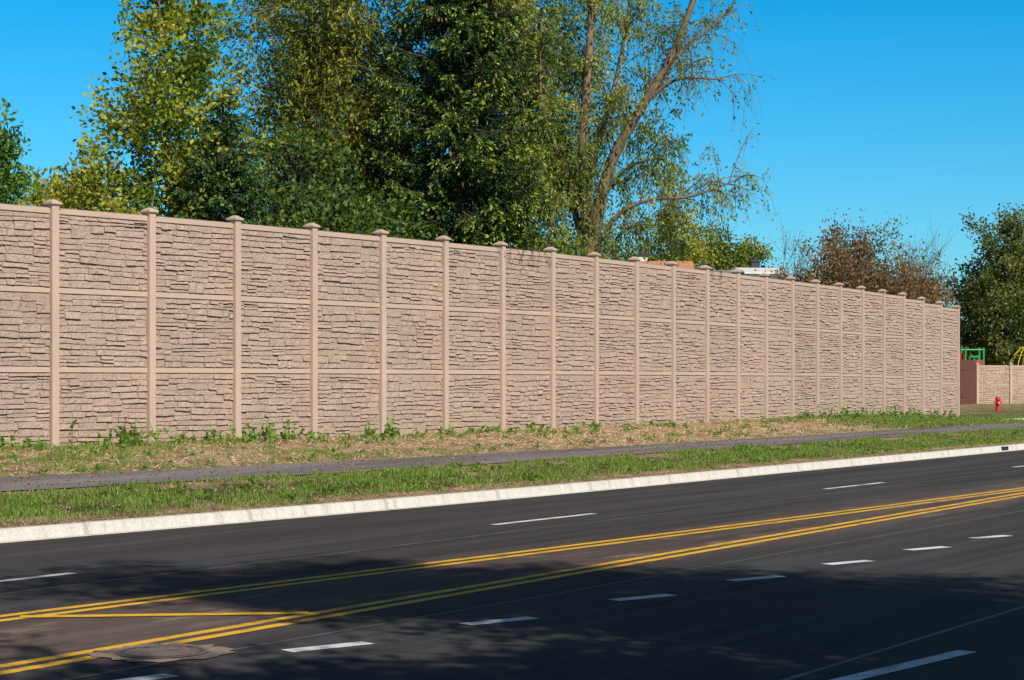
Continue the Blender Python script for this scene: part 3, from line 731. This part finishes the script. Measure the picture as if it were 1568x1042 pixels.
t,nn,f=scatter(9000,12,85,-.015,.02);n=len(t);P=TNa(t,nn,groundZ(t,nn)*0+.17);D=np.stack([r.normal(size=n),r.normal(size=n),np.abs(r.normal(0,.2,n))],-1)
v.leaves(P,D,r.uniform(.03,.09,n),.012,palette(r,n,[(.25,.15,.08),(.45,.31,.18)]))
t,nn,f=scatter(2500,14,85,.33,.5);n=len(t);P=TNa(t,nn,groundZ(t,nn)+.03);D=np.stack([r.normal(size=n),r.normal(size=n),np.abs(r.normal(0,.1,n))],-1)
v.leaves(P,D,r.uniform(.03,.07,n),.03,palette(r,n,[(.15,.08,.04),(.4,.25,.10)]))
v.make('straw_mulch',[M_barkdark,M_grass])
v=Veg(63);r=v.r
cl=[(24.0,.9),(24.8,.6),(26.9,1.2),(27.4,.8),(29.0,.7),(30.0,.9),(30.9,1.0),(31.9,.5),(34.3,.9),(34.9,.6),(37.0,.4),(38.2,.5),(40.5,.6),(43.0,.4),(47,.4),(58,.7),(60,.9),(62,.9),(64,.6),(67,.8),(69,.6),(72,.8),(74.5,.6)]
for tc,s in cl:
    for j in range(int(13*s)+2):
        t=tc+r.normal(0,.35);n0=float(wallN(t))-.25-abs(r.normal(0,.45));z=float(groundZ(np.array(t),np.array(n0)))
        p=np.array(TN(t,n0,z));h=s*r.uniform(.12,.42);d=np.array([r.normal(0,.25),r.normal(0,.25),1.])
        pts=p+d*h*np.linspace(0,1,4)[:,None];v.tube(pts,.006,.003,3)
        m=9;u=r.rand(m)[:,None];P=p+d*h*u;v.leaves(P,r.normal(0,1,(m,3))+np.array([0,0,.3]),r.uniform(.07,.14,m),.07,palette(r,m,[(.08,.18,.02),(.16,.30,.04),(.32,.42,.08)]))
for j in range(560):
    t=r.uniform(12,80);f=r.uniform(.03,.33) if r.rand()<.5 else r.uniform(.53,.97);n0=float(curbN(t))+.17+(float(wallN(t))-float(curbN(t))-.17)*f
    z=float(groundZ(np.array(t),np.array(n0)));p=np.array(TN(t,n0,z));m=14
    v.leaves(p+r.normal(0,.07,(m,3))*np.array([1,1,.2])+np.array([0,0,.03]),r.normal(0,1,(m,3))+np.array([0,0,.7]),r.uniform(.05,.11,m),.045,palette(r,m,[(.08,.16,.02),(.18,.29,.04)]))
v.make('weeds',[M_barkdark,M_grass])

# ---------------------------------------------------------------- light
AZ=150;EL=38
sa=math.radians(AZ);se=math.radians(EL)
w_=bpy.data.worlds.new('World');sc.world=w_;w_.use_nodes=True;nt=w_.node_tree;nt.nodes.clear()
o=nt.nodes.new('ShaderNodeOutputWorld');bg=nt.nodes.new('ShaderNodeBackground');sky=nt.nodes.new('ShaderNodeTexSky')
sky.sky_type='NISHITA';sky.sun_disc=False;sky.sun_elevation=se;sky.sun_rotation=sa;sky.air_density=1.0;sky.dust_density=.2;sky.ozone_density=3.0;sky.altitude=300
# clear deep-blue October sky: low band more saturated, zenith neutralised
tc=N(nt,'ShaderNodeTexCoord');sz=N(nt,'ShaderNodeSeparateXYZ');nt.links.new(tc.outputs['Generated'],sz.inputs[0])
tint=ramp(nt,sz.outputs[2],[(0.0,(.52,.92,1.06)),(.09,(.28,.92,1.20)),(.20,(.02,.90,1.27)),(.34,(.4,.62,.85)),(.55,(.50,.45,.40))])
mx=mix(nt,1.0,sky.outputs[0],tint,'MULTIPLY')
nt.links.new(mx,bg.inputs[0]);bg.inputs[1].default_value=.10;nt.links.new(bg.outputs[0],o.inputs[0])
sd=bpy.data.lights.new('sun','SUN');sd.energy=5.0;sd.angle=math.radians(.5);sd.color=(1,.95,.86)
so=bpy.data.objects.new('sun',sd);sc.collection.objects.link(so)
tosun=Vector((math.sin(sa)*math.cos(se),math.cos(sa)*math.cos(se),math.sin(se)))
so.rotation_euler=(-tosun).to_track_quat('-Z','Y').to_euler();so.location=(20,-30,40)
# ---------------------------------------------------------------- camera
cd=bpy.data.cameras.new('camera');cd.sensor_width=36;cd.lens=3000/1568*36;cd.shift_y=.0395;cd.clip_end=4000
co=bpy.data.objects.new('camera',cd);sc.collection.objects.link(co);co.location=(0,0,1.95);co.rotation_euler=(math.radians(90),0,0)
sc.camera=co
